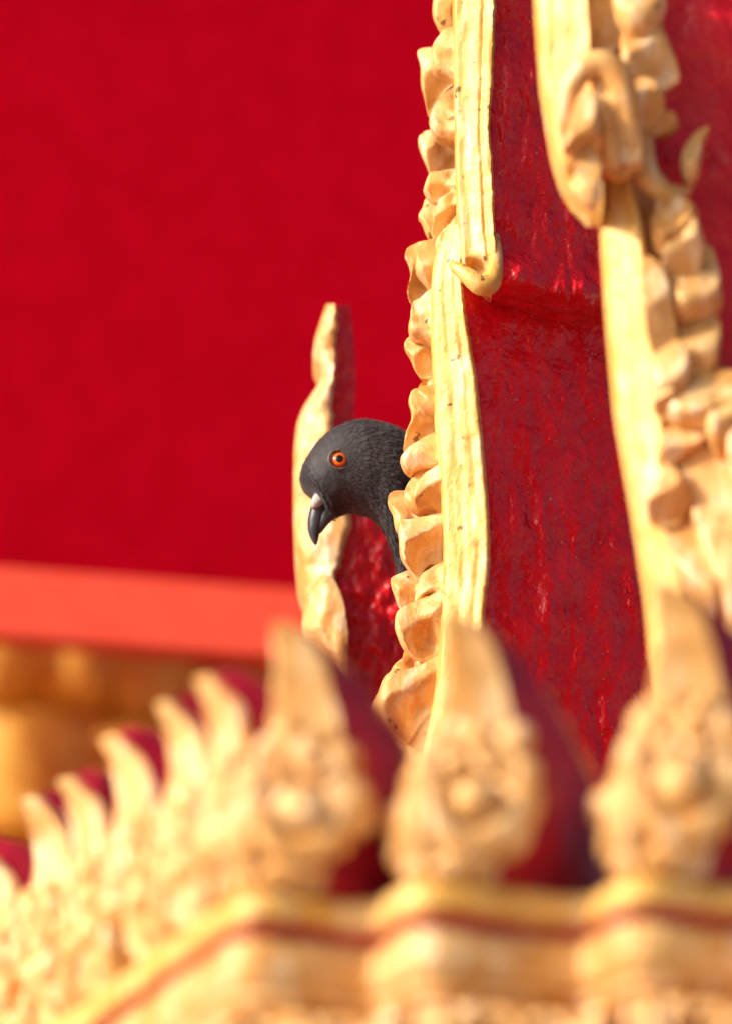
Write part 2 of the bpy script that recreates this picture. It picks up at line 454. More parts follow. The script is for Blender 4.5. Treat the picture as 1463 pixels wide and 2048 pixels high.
# ---------------------------------------------------------------- small leaf ornaments on the ledge
H = 0.093
W_T = [(0, .012), (.08, .014), (.16, .020), (.26, .0245), (.33, .025), (.4, .022), (.47, .0195), (.55, .0175), (.7, .0150), (.85, .0125), (.94, .0095), (1, .0050)]
C_T = [(0, -.003), (.15, -.008), (.3, -.011), (.45, -.006), (.6, -.001), (.75, .001), (.86, -.001), (.94, -.006), (1, -.012)]
K_T = [(0, .004), (.15, .004), (.3, .0015), (.42, .004), (.55, .006), (.8, .005), (.94, .004), (1, .002)]
D_T = [(0, .050), (.3, .048), (.5, .041), (.65, .032), (.78, .030), (.9, .025), (.97, .019), (1, .015)]
def antefix(loc, rz, label, group, seed=0, scale=1.0, full=True):
    r = root('leaf_ornament', loc, label, 'ornament', group, rz)
    r.scale = (scale,) * 3
    rn = random.Random(seed)
    rings = []; NR = 34
    for i in range(NR + 1):
        t = i / NR; h = 0.03
        wv = skey(W_T, t, h); c = skey(C_T, t, h); k = skey(K_T, t, h)
        ring = []
        for s in [-1, -.92, -.7, -.45, -.2, 0, .2, .45, .7, .92, 1]:
            y = c - k * (1 - abs(s)) ** 0.75 - (0.0016 * math.cos(s * 9) if t < .55 else 0)
            p = Vector((s * wv, y, H * t)); e = .0007
            ring.append(p + Vector((nz(p, 120, seed), nz(p, 120, seed + 2), nz(p, 90, seed + 4))) * e)
        for s in (.96, .5, 0, -.5, -.96):
            ring.append(Vector((s * wv, c + 0.0045, H * t)))
        rings.append(ring)
    face = mesh_obj('leaf_face', *loft(rings), GOLD, r, sharp=70)
    # red buttress behind the leaf
    rings = []
    for i in range(23):
        t = i / 22 * 0.99; wv = skey(W_T, t, .03); c = skey(C_T, t, .03); d = skey(D_T, t, .03)
        wf = min(wv * .93, .0165); ring = []
        for (sx, fy) in ((-1, 0), (-.97, .3), (-.85, .7), (-.55, .95), (0, 1.0), (.55, .95), (.85, .7), (.97, .3), (1, 0), (0, -.02)):
            p = Vector((sx * wf, c + .003 + d * fy, H * (t + .055 * t ** 4 * (1 if fy > 0 else .4) * (1 - .35 * fy))))
            ring.append(p + Vector((nz(p, 100, seed), nz(p, 100, seed + 2), 0)) * .0007)
        rings.append(ring)
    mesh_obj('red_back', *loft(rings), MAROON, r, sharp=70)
    def fy(t): return skey(C_T, t, .03) - skey(K_T, t, .03)
    # carved relief
    mesh_obj('bead', *ball((0, fy(.27) - .004, H * .265), .0064, .0064, .0068, wob=.1, seed=seed), GOLD, face)
    mesh_obj('bead', *ball((0, fy(.41) - .001, H * .405), .0036, .004, .0050, wob=.1, seed=seed), GOLD, face)
    bowl = [(math.sin(q) * .0135, fy(.2) - .003 + .005 * abs(math.sin(q)), H * .27 - math.cos(q) * .0125) for q in [R(-115 + 230 * i / 18) for i in range(19)]]
    mesh_obj('crescent', *tube(bowl, [.0012 + .0032 * math.sin(math.pi * i / 18) for i in range(19)]), GOLD, face)
    for sg in (-1, 1):
        vol = []
        for i in range(24):
            q = i / 23; an = R(-90 + 500 * q); rad = .0085 * (1 - .78 * q)
            vol.append((sg * (.0145 + math.cos(an) * rad), skey(C_T, .36, .03) - .0045 - .003 * q, H * .40 + math.sin(an) * rad))
        mesh_obj('volute', *tube(vol, [.0024 - .0010 * i / 23 for i in range(24)], 7), GOLD, face)
        mesh_obj('lobe', *ball((sg * .0240, skey(C_T, .28, .03) - .002, H * .285), .0075, .0070, .0082, wob=.15, seed=seed + sg), GOLD, face)
        mesh_obj('lobe', *ball((sg * .0225, skey(C_T, .37, .03) - .001, H * .405), .0055, .0055, .0052, wob=.15, seed=seed + sg + 5), GOLD, face)
        mesh_obj('lobe', *ball((sg * .0115, skey(C_T, .52, .03) - .001, H * .515), .0048, .0050, .0042, wob=.15, seed=seed + sg + 9), GOLD, face)
        lf = [(sg * x, skey(C_T, z, .03) - .005, H * z) for x, z in ((.004, .02), (.009, .07), (.0135, .13), (.0175, .19), (.019, .24))]
        mesh_obj('base_leaf', *tube(lf, [.0035, .005, .0055, .0045, .002], 8), GOLD, face)
    for q, t, rr in ((-.011, .60, .0066), (.011, .60, .0066), (0, .57, .0060), (-.014, .48, .0062), (.014, .48, .0062), (-.018, .16, .0075), (.018, .16, .0075), (0, .13, .0070), (-.012, .33, .0060), (.012, .33, .0060)):
        rr *= rn.uniform(.75, 1.25)
        mesh_obj('lobe', *ball((q * rn.uniform(.8, 1.2), fy(t) + .0015 + abs(q) * .25, H * (t + rn.uniform(-.02, .02))), rr, rr, rr * rn.uniform(.9, 1.3), wob=.3, seed=seed + t), GOLD, face)
    for j, (z0, z1, ww) in enumerate(((.46, .66, .0062), (.60, .90, .0046))):
        rg = []
        for i in range(11):
            q = i / 10; z = z0 + (z1 - z0) * q; hw = ww * math.sin(math.pi * (.1 + .88 * q)) ** .7; y0 = fy(z)
            rg.append([Vector((x * hw, y0 + dy, H * z)) for x, dy in ((-1, .003), (-.6, -.0008), (0, -.0026), (.6, -.0008), (1, .003), (0, .004))])
        mesh_obj('tip_leaf', *loft(rg), GOLD, face, sharp=70)
    return r

W_C = [(0, .022), (.08, .025), (.15, .029), (.3, .0325), (.4, .0310), (.5, .0270), (.6, .0225), (.75, .0178), (.88, .0140), (.95, .0110), (.985, .0078), (1, .0042)]
C_C = [(0, -.003), (.15, -.006), (.3, -.006), (.45, .001), (.6, .006), (.75, .010), (.88, .011), (.95, .010), (1, .008)]
D_C = [(0, .088), (.3, .086), (.45, .078), (.6, .066), (.75, .050), (.88, .033), (.96, .020), (1, .010)]
PHI = R(44); CP, SP = math.cos(PHI), math.sin(PHI)
def corner_antefix(loc, rz, label, group, seed=0):
    '''leaf folded round a ledge corner: two gold halves meeting in a keel, red buttress behind'''
    r = root('leaf_ornament', loc, label, 'ornament', group, rz)
    rn = random.Random(seed * 17 + 3); J = lambda v, f=.15: v * rn.uniform(1 - f, 1 + f)
    rings = []; NR = 40; ss = [0, .12, .3, .5, .7, .88, 1]
    def wob(p, e=.0008): return p + Vector((nz(p, 110, seed), nz(p, 110, seed + 2), nz(p, 90, seed + 4))) * e
    def hp(side, q, t, out=0.0):
        wv = skey(W_C, t, .03); c = skey(C_C, t, .03)
        lean = -.001 * max(0.0, (t - .35) / .65) ** 1.2
        wv *= 1.02 if side > 0 else .92
        return Vector((side * (q * wv * CP + out * SP) + lean, c + q * wv * SP - out * CP, H * t))
    for i in range(NR + 1):
        t = i / NR; dish = .0035 * math.exp(-((t - .28) / .13) ** 2)
        ring = [wob(hp(-1, q, t, -dish * math.sin(math.pi * q))) for q in ss[::-1]] + [wob(hp(1, q, t, -dish * math.sin(math.pi * q))) for q in ss[1:]]
        ring += [hp(1, 1, t, -.0045), hp(1, .5, t, -.005) + Vector((0, .002, 0)), hp(1, 0, t, 0) + Vector((0, .008, 0)), hp(-1, .5, t, -.005) + Vector((0, .002, 0)), hp(-1, 1, t, -.0045)]
        rings.append(ring)
    face = mesh_obj('leaf_face', *loft(rings), GOLD, r, sharp=50)
    rings = []
    for i in range(25):
        t = i / 24 * .985; wv = skey(W_C, t, .03); c = skey(C_C, t, .03); d = skey(D_C, t, .03)
        ex, ey = wv * CP * .96, c + wv * SP * .9 + .002
        ring = []
        for sx, fy_ in ((-1, 0), (-1, .35), (-.92, .75), (-.6, .97), (0, 1), (.6, .97), (.92, .75), (1, .35), (1, 0), (0, -.3)):
            p = Vector((sx * ex * (1.02 if sx > 0 else .92) - .001 * max(0.0, (t - .35) / .65) ** 1.2, ey + max(d - wv * SP, .002) * fy_, H * t)); ring.append(wob(p))
        ring[-1] = Vector((ring[-1].x, c + wv * SP * .35 + .006, H * t))
        rings.append(ring)
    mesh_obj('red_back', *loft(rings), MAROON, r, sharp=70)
    mesh_obj('keel', *tube([hp(1, 0, t, .0005) for t in [.02 + .5 * i / 14 for i in range(15)]], [.0022 + .0016 * math.sin(math.pi * i / 14) for i in range(15)], 8), GOLD, face)
    for sd in (-1, 1):
        mesh_obj('bead', *ball(hp(sd, .55 if sd > 0 else .8, .275, .003), J(.0080, .2) if sd > 0 else J(.0060), wob=.2, seed=seed), GOLD, face)
        mesh_obj('bead', *ball(hp(sd, J(.30), J(.415, .05), .0015), J(.0044, .25), .0042, J(.0052), wob=.1, seed=seed), GOLD, face)
        bowl = []
        for i in range(21):
            an = R(-125 + 250 * i / 20)
            bowl.append(hp(sd, .55 + math.sin(an) * .44, .285 - math.cos(an) * .165, .0035))
        mesh_obj('crescent', *tube(bowl, [.0010 + .0038 * math.sin(math.pi * i / 20) for i in range(21)]), GOLD, face)
        vol = []
        for i in range(26):
            q = i / 25; an = R(-70 + 470 * q); rad = 1 - .75 * q
            vol.append(hp(sd, .66 + math.cos(an) * .30 * rad, .435 + math.sin(an) * .075 * rad, .002 + .003 * q))
        mesh_obj('volute', *tube(vol, [.0026 - .0010 * i / 25 for i in range(26)], 7), GOLD, face)
        for q, t, rr in ((.99, .29, .0074), (.98, .40, .0060), (.94, .51, .0052), (.96, .18, .0064), (.5, .53, .0050), (.12, .46, .0046), (.2, .30, .0044), (.3, .13, .0052), (.68, .11, .0050), (.28, .58, .0042), (.72, .60, .0042), (.1, .20, .0042), (.82, .34, .0040)):
            rr = J(rr, .25)
            mesh_obj('lobe', *ball(hp(sd, q, J(t, .06), -.001), rr, rr, rr * 1.1, wob=.3, seed=seed + q), GOLD, face)
        lf = [hp(sd, q, t, .001) for q, t in ((.12, .02), (.35, .05), (.60, .08), (.82, .13))]
        mesh_obj('base_leaf', *tube(lf, [.0035, .005, .0052, .002], 8), GOLD, face)
    return r
GC = 'leaf ornaments on the corners of the ledge'; GL = 'leaf ornaments in the receding left row'
yaw_c = R(-40)
dirc = Vector((math.sin(yaw_c), -math.cos(yaw_c), 0))
def corner_loc(k, inset=0.006):
    p = corners[k] - dirc * inset; p.z = ZL; return p
A0 = corner_antefix(corner_loc(0), yaw_c, 'blurred gold leaf ornament on the ledge corner, leftmost of three big ones', GC, 1)
corner_antefix(corner_loc(1), yaw_c + R(2), 'blurred gold leaf ornament, middle one of the three big ones', GC, 2)
corner_antefix(corner_loc(2), yaw_c - R(2), 'blurred gold leaf ornament with red back at the right picture edge', GC, 3).scale = (1.03, 1.03, 1.09)
ords = ['first from the corner', 'second from the corner', 'third from the corner', 'fourth from the corner', 'fifth from the corner', 'sixth from the corner', 'seventh from the corner', 'cut by the left picture edge']
yaw_l = R(-74)
dl = Vector((math.sin(yaw_l), -math.cos(yaw_l), 0))
for k in range(8):
    p = C0 + b_ * (0.056 + 0.0425 * k) - dl * 0.016; p.z = ZL
    sc = (0.92, .95, .965, .93, .98, .93, .965, .93)[k]
    A1 = antefix(p, yaw_l + R((0, 2, -3, 2, 6, -4, 3, -2)[k]), 'hooked gold leaf ornament in left row, ' + ords[k], GL, k + 1)
    A1.rotation_euler.x = R((.5, -1, .5, 1, -.8, 1, 0, -1)[k]); A1.rotation_euler.y = R((-.5, .8, -1, .5, 1, -.5, 1, 0)[k])
    A1.scale = (sc * (.86 + .03 * (k % 3)), sc * .95, sc * 1.02)

# ---------------------------------------------------------------- tall carved slab in focus (A)
AO = P(950, 1600, 0.02)
slabA = root('carved_slab', AO, 'tall sharp dark red slab with pale gold edge and gold scrolls hiding the pigeon', 'ornament')
def jag(py, sc, amp, seed):
    return amp * (noise.noise(Vector((py * sc, seed, 0))) + 0.5 * noise.noise(Vector((py * sc * 2.7, seed + 4, 0))))
# --- lower layer
XL = [(430, 905), (480, 880), (520, 866), (560, 860), (700, 862), (850, 870), (1000, 882), (1100, 887), (1200, 882), (1300, 877), (1400, 866), (1480, 850), (1560, 830), (1700, 815)]
XR = [(430, 935), (520, 920), (570, 924), (640, 932), (740, 951), (850, 963), (950, 972), (1050, 979), (1120, 981), (1190, 974), (1260, 965), (1400, 955), (1700, 950)]
def bandA(s, t):
    py = 450 + (2000 - 450) * t
    l = skey(XL, py, 40); r = skey(XR, py, 40) + jag(py, .03, 3.0, 3) + jag(py, .11, 1.2, 5)
    px = l + (r - l) * s + jag(py, .02, 1.5, 8) * (1 - s)
    y = 0.006 - 0.006 * s
    y += 0.0006 * math.exp(-((s - .42) / .08) ** 2) * (0.6 + 0.6 * noise.noise(Vector((py * .01, 1, 0)))) + .0006 * math.exp(-((s - .74) / .06) ** 2) * (.5 + noise.noise(Vector((py * .012, 7, 0))))
    y += 0.004 * max(0, (s - .93) / .07) ** 2 + 0.003 * max(0, (.08 - s) / .08) ** 2
    y += 0.0004 * noise.noise(Vector((px * .06, py * .02, 0)))
    return P(px, py, y)
mesh_obj('edge_band', *slab(bandA, 24, 220, 0.016), GOLD_BAND, slabA, AO, sharp=60)['label'] = 'pale gold edge of the lower layer'
XRR = [(560, 1300), (1700, 1420)]
XC = [(600, 1015), (850, 1052), (1050, 1085), (1200, 1098), (1330, 1098), (1700, 1090)]
def redA(s, t):
    py = 560 + (1900 - 560) * t
    l = skey(XR, py, 40) - 12; c = skey(XC, py, 40) + jag(py, .012, 7, 2); r = key(XRR, py)
    sc = 0.33
    if s < sc: q = s / sc; px = l + (c - l) * q; y = 0.003 + 0.013 * q
    else: q = (s - sc) / (1 - sc); px = c + (r - c) * q; y = 0.016 + 0.032 * q
    y += 0.0020 * noise.noise(Vector((px * .03, py * .008, 0))) + .0010 * noise.noise(Vector((px * .09, py * .035, 3)))
    y += 0.0013 * math.exp(-((s - sc) / .02) ** 2) * (noise.noise(Vector((py * .02, 0, 9))) - .3)
    return P(px, py, y)
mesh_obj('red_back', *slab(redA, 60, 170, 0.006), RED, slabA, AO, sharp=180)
# --- upper layer, overhanging
UXL = [(-200, 904), (0, 905), (200, 908), (400, 912), (470, 919), (520, 923), (600, 940)]
UXR = [(-200, 992), (0, 990), (150, 986), (250, 978), (330, 985), (450, 989), (540, 998), (570, 998), (600, 990)]
UBOT = [(0, 548), (.25, 556), (.55, 566), (.8, 572), (1, 566)]
def bandU(s, t):
    bot = key(UBOT, s); py = -160 + (bot + 160) * t
    l = skey(UXL, py, 25); r = skey(UXR, py, 14) + jag(py, .04, 2.5, 13) + jag(py, .11, 1.0, 15)
    px = l + (r - l) * s
    y = -0.016 + 0.005 * (1 - s)
    y += 0.0007 * math.exp(-((s - .72) / .06) ** 2) + .0010 * math.exp(-((s - .3) / .3) ** 2)
    y += 0.004 * max(0, (s - .93) / .07) ** 2 + 0.003 * max(0, (.07 - s) / .07) ** 2 + 0.005 * max(0, (t - .97) / .03) ** 2
    y += 0.0004 * noise.noise(Vector((px * .06, py * .02, 4)))
    # hollow of the curled end
    y += 0.0075 * math.exp(-(((px - 952) / 24) ** 2 + ((py - 541) / 20) ** 2) ** 1.6)
    return P(px, py, y)
mesh_obj('edge_band', *slab(bandU, 34, 190, 0.020), GOLD_BAND, slabA, AO, sharp=60)['label'] = 'pale gold edge of the upper layer, curled at its lower end'
def spline(pts, n):
    out = []
    m = len(pts)
    for k in range(n + 1):
        f = k / n * (m - 1); i = min(int(f), m - 2); t = f - i
        p0, p1, p2, p3 = pts[max(i-1, 0)], pts[i], pts[i+1], pts[min(i+2, m-1)]
        out.append(tuple(0.5*((2*p1[c]) + (-p0[c]+p2[c])*t + (2*p0[c]-5*p1[c]+4*p2[c]-p3[c])*t*t + (-p0[c]+3*p1[c]-3*p2[c]+p3[c])*t**3) for c in range(len(p1))))
    return out
def px_tube(pts, n=30, k=12):
    """pts: (px, py, depth, radius in mm)"""
    q = spline(pts, n)
    return tube([P(a, b, c) for a, b, c, _ in q], [max(d, .2) * .001 for *_, d in q], k)
mesh_obj('curl', *px_tube([(990, 470, -.011, 1.4), (991, 510, -.013, 2.4), (988, 545, -.015, 3.1), (978, 568, -.017, 3.8), (960, 570, -.018, 3.9), (940, 556, -.018, 3.3), (923, 543, -.017, 2.7), (910, 534, -.016, 2.2), (902, 528, -.015, 1.2)]), GOLD_BAND, slabA, AO, sharp=180)
URB = [(0, 596), (.2, 603), (.42, 624), (.6, 637), (.8, 634), (1, 628)]
def redU(s, t):
    bot = key(URB, s) + 3 * noise.noise(Vector((s * 30, 0, 0))); py = -160 + (bot + 160) * t
    l = skey(UXR, py, 20) - 12; r = 1260
    px = l + (r - l) * s
    y = -0.011 - .007 * math.exp(-((t - .93) / .05) ** 2) + 0.030 * s ** 1.1 + 0.017 * max(0, (t - .94) / .06) ** 2
    y += 0.0022 * noise.noise(Vector((px * .03, py * .008, 20))) + .0011 * noise.noise(Vector((px * .09, py * .03, 23)))
    return P(px, py, y)
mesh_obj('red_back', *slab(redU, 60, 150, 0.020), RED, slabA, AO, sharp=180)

# --- scrolls down the left side (outlines of each carved lobe)
SC = [
 # (outline, depth, thickness, facets)
 ([(925,-60),(885,-70),(868,-20),(865,31),(874,53),(885,66),(896,58),(925,53)], .006, .010),
 ([(925,52),(889,58),(877,75),(867,91),(863,109),(864,138),(874,150),(892,159),(925,168)], .004, .011),
 ([(890,96),(871,97),(842,101),(835,109),(838,131),(847,197),(857,231),(866,226),(888,190),(915,160)], .016, .010),
 ([(925,175),(889,184),(871,206),(861,231),(858,253),(863,272),(883,284),(925,288)], .004, .012),
 ([(900,262),(861,261),(846,267),(836,278),(835,287),(842,309),(853,334),(861,347),(874,343),(920,335),(925,285)], .015, .010),
 ([(925,335),(874,344),(858,350),(849,372),(847,384),(858,403),(871,409),(889,400),(925,380)], .006, .011),
 ([(865,398),(849,400),(842,419),(835,433),(842,447),(853,478),(861,482),(880,475),(890,420)], .018, .008),
 ([(925,384),(886,398),(874,409),(864,453),(864,469),(874,481),(892,466),(930,440)], .005, .010),
 ([(930,425),(893,455),(871,487),(871,506),(880,519),(899,531),(935,512)], .001, .010),
 ([(850,483),(816,493),(809,507),(816,525),(821,554),(815,585),(822,607),(845,602),(862,580),(860,500)], .017, .009),
 ([(885,484),(850,484),(836,500),(831,525),(833,548),(848,568),(862,582),(885,590)], .005, .011),
 ([(880,582),(836,596),(823,607),(818,639),(816,664),(821,678),(839,684),(880,695)], .005, .012),
 ([(840,672),(816,673),(808,684),(809,698),(819,718),(828,740),(839,755),(848,760),(880,752),(880,690)], .013, .010),
 ([(880,748),(848,760),(835,780),(831,797),(839,814),(853,824),(880,828)], .005, .010),
 ([(850,778),(833,780),(822,786),(816,806),(821,828),(815,857),(809,885),(807,904),(825,898),(880,870),(880,800)], .016, .009),
 ([(885,862),(839,882),(814,902),(802,916),(802,930),(808,944),(819,951),(833,946),(885,930)], .007, .011),
 ([(890,925),(845,939),(822,958),(808,978),(805,998),(814,1015),(833,1029),(853,1027),(895,1038)], .008, .009),
 ([(895,935),(856,944),(836,963),(824,985),(822,1003),(834,1020),(856,1016),(895,1030)], .001, .010),
 ([(830,978),(805,980),(778,987),(777,1012),(784,1032),(794,1065),(820,1065),(850,1030)], .018, .009),
 ([(895,1036),(850,1040),(799,1043),(795,1055),(799,1103),(808,1131),(836,1161),(845,1148),(862,1131),(900,1118)], .006, .013),
 ([(830,1140),(808,1143),(785,1151),(779,1162),(788,1185),(802,1222),(838,1214),(850,1165)], .016, .009),
 ([(900,1124),(856,1143),(839,1159),(832,1207),(862,1198),(900,1200)], .006, .010),
 ([(895,1192),(856,1196),(830,1208),(802,1219),(789,1239),(789,1261),(802,1290),(819,1310),(839,1321),(895,1318)], .004, .014),
 ([(850,1300),(808,1305),(803,1322),(779,1344),(800,1360),(860,1345)], .013, .009),
 ([(885,1322),(840,1332),(805,1345),(779,1350),(757,1392),(750,1424),(760,1450),(790,1470),(813,1482),(839,1450),(880,1400)], .004, .014),
 ([(800,1344),(775,1348),(752,1389),(737,1426),(740,1448),(762,1474),(788,1499),(830,1490),(830,1400)], .015, .010),
 ([(860,1440),(800,1475),(788,1490),(792,1540),(800,1620),(860,1640),(890,1500)], .014, .010),
]
FAC = [((0, -1, .62, -.9), (0, 1, .9, -.7)), ((-.5, -.85, .7, -.8),), ((.2, 1, .65, -.8), (-.7, -.6, .8, -.7)), ((0, -1, .55, -1.0),), ((.6, .8, .6, -.9), (-.3, -1, .8, -.6))]
rs = random.Random(2)
for i, (ol, y, th) in enumerate(SC):
    y = y + .0125; th = th * .85
    V, F = pillow(ol, y, th, th * .8, FAC[i % 5], seed=i * 3.1, rough=.0010,
                  scoops=((rs.uniform(-.1, .4), rs.uniform(.0, .45), rs.uniform(.25, .4), rs.uniform(.25, .55)), (rs.uniform(-.5, .3), rs.uniform(-.6, -.2), .22, rs.uniform(-.15, .3))))
    mesh_obj('scroll', V, F, GOLD, slabA, AO, sharp=42)

# ---------------------------------------------------------------- far ornament behind the pigeon (F)
FO = P(740, 1500, 0.13)
farF = root('carved_slab', FO, 'slightly soft narrow gold and red carved slab standing behind the pigeon', 'ornament')
yF = 0.125
FL = [(605, 655), (630, 645), (672, 631), (715, 625), (735, 634), (757, 644), (790, 622), (815, 606), (850, 593), (900, 588), (1000, 587), (1100, 590), (1160, 595), (1190, 603), (1205, 612)]
FR = [(605, 674), (690, 673), (760, 670), (800, 662), (860, 668), (950, 685), (1020, 705), (1060, 702), (1090, 692), (1120, 682), (1160, 668), (1205, 690)]
def fa(s, t):
    py = 608 + (1203 - 608) * t
    l = skey(FL, py, 10); r = skey(FR, py, 14) + jag(py, .05, 9, 30)
    px = l + (r - l) * s
    y = yF + .008 * (1 - s) - .003 * math.sin(math.pi * s) + .0012 * noise.noise(Vector((px * .04, py * .025, 2))) + .002 * math.sin(py * .045) * (1 - s)
    y += .004 * max(0, (.12 - s) / .12) ** 2 + .003 * max(0, (s - .9) / .1) ** 2
    return P(px, py, y)
mesh_obj('edge_band', *slab(fa, 18, 100, 0.02), GOLD, farF, FO, sharp=60)
GL2 = [(1150, 640), (1180, 618), (1210, 608), (1260, 602), (1300, 625), (1350, 655), (1400, 678), (1450, 692)]
GR2 = [(1150, 662), (1180, 680), (1210, 688), (1260, 696), (1330, 694), (1400, 693), (1450, 700)]
def fb(s, t):
    py = 1150 + 300 * t
    l = skey(GL2, py, 12); r = skey(GR2, py, 12) + jag(py, .05, 2, 33)
    px = l + (r - l) * s
    y = yF - .013 + .008 * (1 - s) - .004 * math.sin(math.pi * s) + .001 * noise.noise(Vector((px * .04, py * .025, 5)))
    y += .004 * max(0, (.12 - s) / .12) ** 2 + .005 * max(0, (.06 - t) / .06)
    return P(px, py, y)
mesh_obj('edge_leaf', *slab(fb, 14, 50, 0.02), GOLD, farF, FO, sharp=60)
FRR = [(605, 699), (640, 704), (700, 710), (760, 712), (830, 706), (900, 740), (1000, 800), (1100, 850), (1700, 880)]
def fr(s, t):
    py = 609 + (1640 - 609) * t
    l = skey(FR, py, 14) - 14 if py < 1205 else 676
    r = skey(FRR, py, 14)
    px = l + (r - l) * s
    y = yF + .004 + .008 * s + .0022 * noise.noise(Vector((px * .04, py * .03, 41))) + .0011 * noise.noise(Vector((px * .1, py * .06, 43)))
    return P(px, py, y)
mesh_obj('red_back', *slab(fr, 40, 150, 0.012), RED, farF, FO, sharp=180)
# ---------------------------------------------------------------- right carved frame (B), nearer and soft
BO = P(1330, 1400, -0.19)
frB = root('carved_frame', BO, 'soft gold carved frame with curling leaves over red ground at the right edge', 'ornament')
yB = -0.20
BL = [(380, 1196), (420, 1199), (600, 1209), (800, 1227), (1000, 1262), (1180, 1290), (1330, 1302), (1700, 1320)]
BR = [(380, 1262), (420, 1280), (600, 1300), (800, 1322), (1000, 1345), (1180, 1372), (1330, 1392), (1700, 1420)]
def bb(s, t):
    py = 360 + (2350 - 360) * t
    l = skey(BL, py, 30); r = skey(BR, py, 30); px = l + (r - l) * s
    y = yB + .010 * (1 - s) + .004 * max(0, (.1 - s) / .1) ** 2 + .003 * max(0, (s - .9) / .1) ** 2 + .0006 * noise.noise(Vector((px * .05, py * .02, 2)))
    return P(px, py, y)
mesh_obj('edge_band', *slab(bb, 18, 150, 0.02), GOLD_BAND, frB, BO, sharp=60)
BUL = [(-200, 1060), (0, 1068), (150, 1079), (290, 1102), (350, 1121), (395, 1150), (415, 1180)]
BUR = [(-200, 1160), (0, 1172), (100, 1178), (200, 1190), (300, 1202), (415, 1204)]
def bu(s, t):
    py = -180 + (416 + 180) * t
    l = skey(BUL, py, 16); r = skey(BUR, py, 16); px = l + (r - l) * s
    y = yB - .010 + .009 * (1 - s) + .004 * max(0, (.1 - s) / .1) ** 2 + .0006 * noise.noise(Vector((px * .05, py * .02, 8)))
    y += .004 * math.exp(-(((px - 1150) / 22) ** 2 + ((py - 350) / 30) ** 2))
    return P(px, py, y)
mesh_obj('edge_band', *slab(bu, 18, 80, 0.02), GOLD_BAND, frB, BO, sharp=60)
def bg_(s, t):
    py = -220 + 2600 * t; l = (1140 if py < 330 else skey(BL, py, 30) + 45); px = l + 700 * s
    return P(px, py, yB + .020 + .02 * s + .002 * noise.noise(Vector((px * .02, py * .01, 1))))
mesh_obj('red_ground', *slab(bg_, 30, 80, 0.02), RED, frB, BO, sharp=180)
BLB = [
 ([(1165,-60),(1165,40),(1180,75),(1215,90),(1250,60),(1255,-20),(1220,-70)], .0, .012),
 ([(1240,-60),(1235,30),(1262,70),(1300,60),(1320,10),(1300,-60)], -.004, .012),
 ([(1255,60),(1250,140),(1275,180),(1310,175),(1345,150),(1325,90),(1300,55)], -.002, .012),
 ([(1215,215),(1200,260),(1205,320),(1230,345),(1262,330),(1268,270),(1245,215)], -.002, .010),
 ([(1165,195),(1145,235),(1132,290),(1140,300),(1170,285),(1190,270),(1185,215)], -.014, .008),
 ([(1190,170),(1215,240),(1225,300),(1270,300),(1262,220),(1235,160)], -.008, .009),
 ([(1165,300),(1155,340),(1160,390),(1185,410),(1196,380),(1190,310)], -.013, .007),
 ([(1255,175),(1250,225),(1265,260),(1300,250),(1320,210),(1300,175)], -.004, .010),
 ([(1295,235),(1330,232),(1350,250),(1335,265),(1305,262)], .006, .007),
 ([(1320,410),(1312,470),(1330,500),(1370,490),(1385,440),(1360,410)], .0, .012),
 ([(1335,480),(1330,540),(1345,560),(1385,545),(1400,500),(1385,455),(1360,460)], -.003, .012),
 ([(1340,545),(1345,620),(1370,640),(1420,620),(1432,590),(1415,510),(1385,520)], .0, .012),
 ([(1290,540),(1285,600),(1300,680),(1325,720),(1345,680),(1335,600),(1315,545)], -.006, .010),
 ([(1365,640),(1362,700),(1372,770),(1410,760),(1430,700),(1420,640)], .0, .012),
 ([(1322,690),(1310,760),(1320,800),(1360,790),(1375,740),(1350,690)], -.005, .010),
 ([(1320,780),(1308,815),(1330,830),(1350,800)], -.008, .008),
 ([(1355,765),(1340,800),(1350,840),(1410,850),(1463,820),(1500,770),(1420,750)], -.004, .012),
 ([(1440,800),(1420,860),(1450,910),(1520,900),(1520,800)], -.006, .014),
 ([(1330,870),(1320,920),(1340,930),(1375,905),(1400,880),(1370,860)], -.004, .009),
 ([(1345,905),(1370,960),(1400,1080),(1440,1220),(1500,1260),(1520,1100),(1463,940),(1400,890)], -.002, .014),
 ([(1310,960),(1295,1000),(1310,1040),(1350,1040),(1370,1000),(1345,950)], -.006, .010),
 ([(1350,1040),(1345,1100),(1380,1170),(1430,1230),(1440,1160),(1400,1040),(1375,1020)], -.004, .011),
 ([(1470,880),(1463,960),(1490,1080),(1540,1080),(1540,880)], -.010, .013),
]
for i, (ol, dy, th) in enumerate(BLB):
    mx = sum(p[0] for p in ol) / len(ol); my = sum(p[1] for p in ol) / len(ol)
    ol = [(mx + (x - mx) * 1.24, my + (y - my) * 1.24) for x, y in ol]
    V, F = pillow(ol, yB + dy + (-.006 if 3 <= i <= 6 else .002), th, th * .8, FAC[(i + 2) % 5], seed=50 + i * 2.3, rough=.0008, n=36)
    mesh_obj('carved_leaf', V, F, GOLD, frB, BO, sharp=45)
mesh_obj('arch_leaf', *px_tube([(1130, 300, -0.211, 1.2), (1128, 240, -0.215, 2.8), (1140, 180, -0.218, 3.8), (1165, 140, -0.219, 4.5), (1200, 128, -0.219, 5.2), (1230, 150, -0.218, 5.5), (1250, 205, -0.216, 5.0), (1262, 270, -0.213, 4.2), (1272, 340, -0.209, 3.0)]), GOLD, frB, BO, sharp=180)
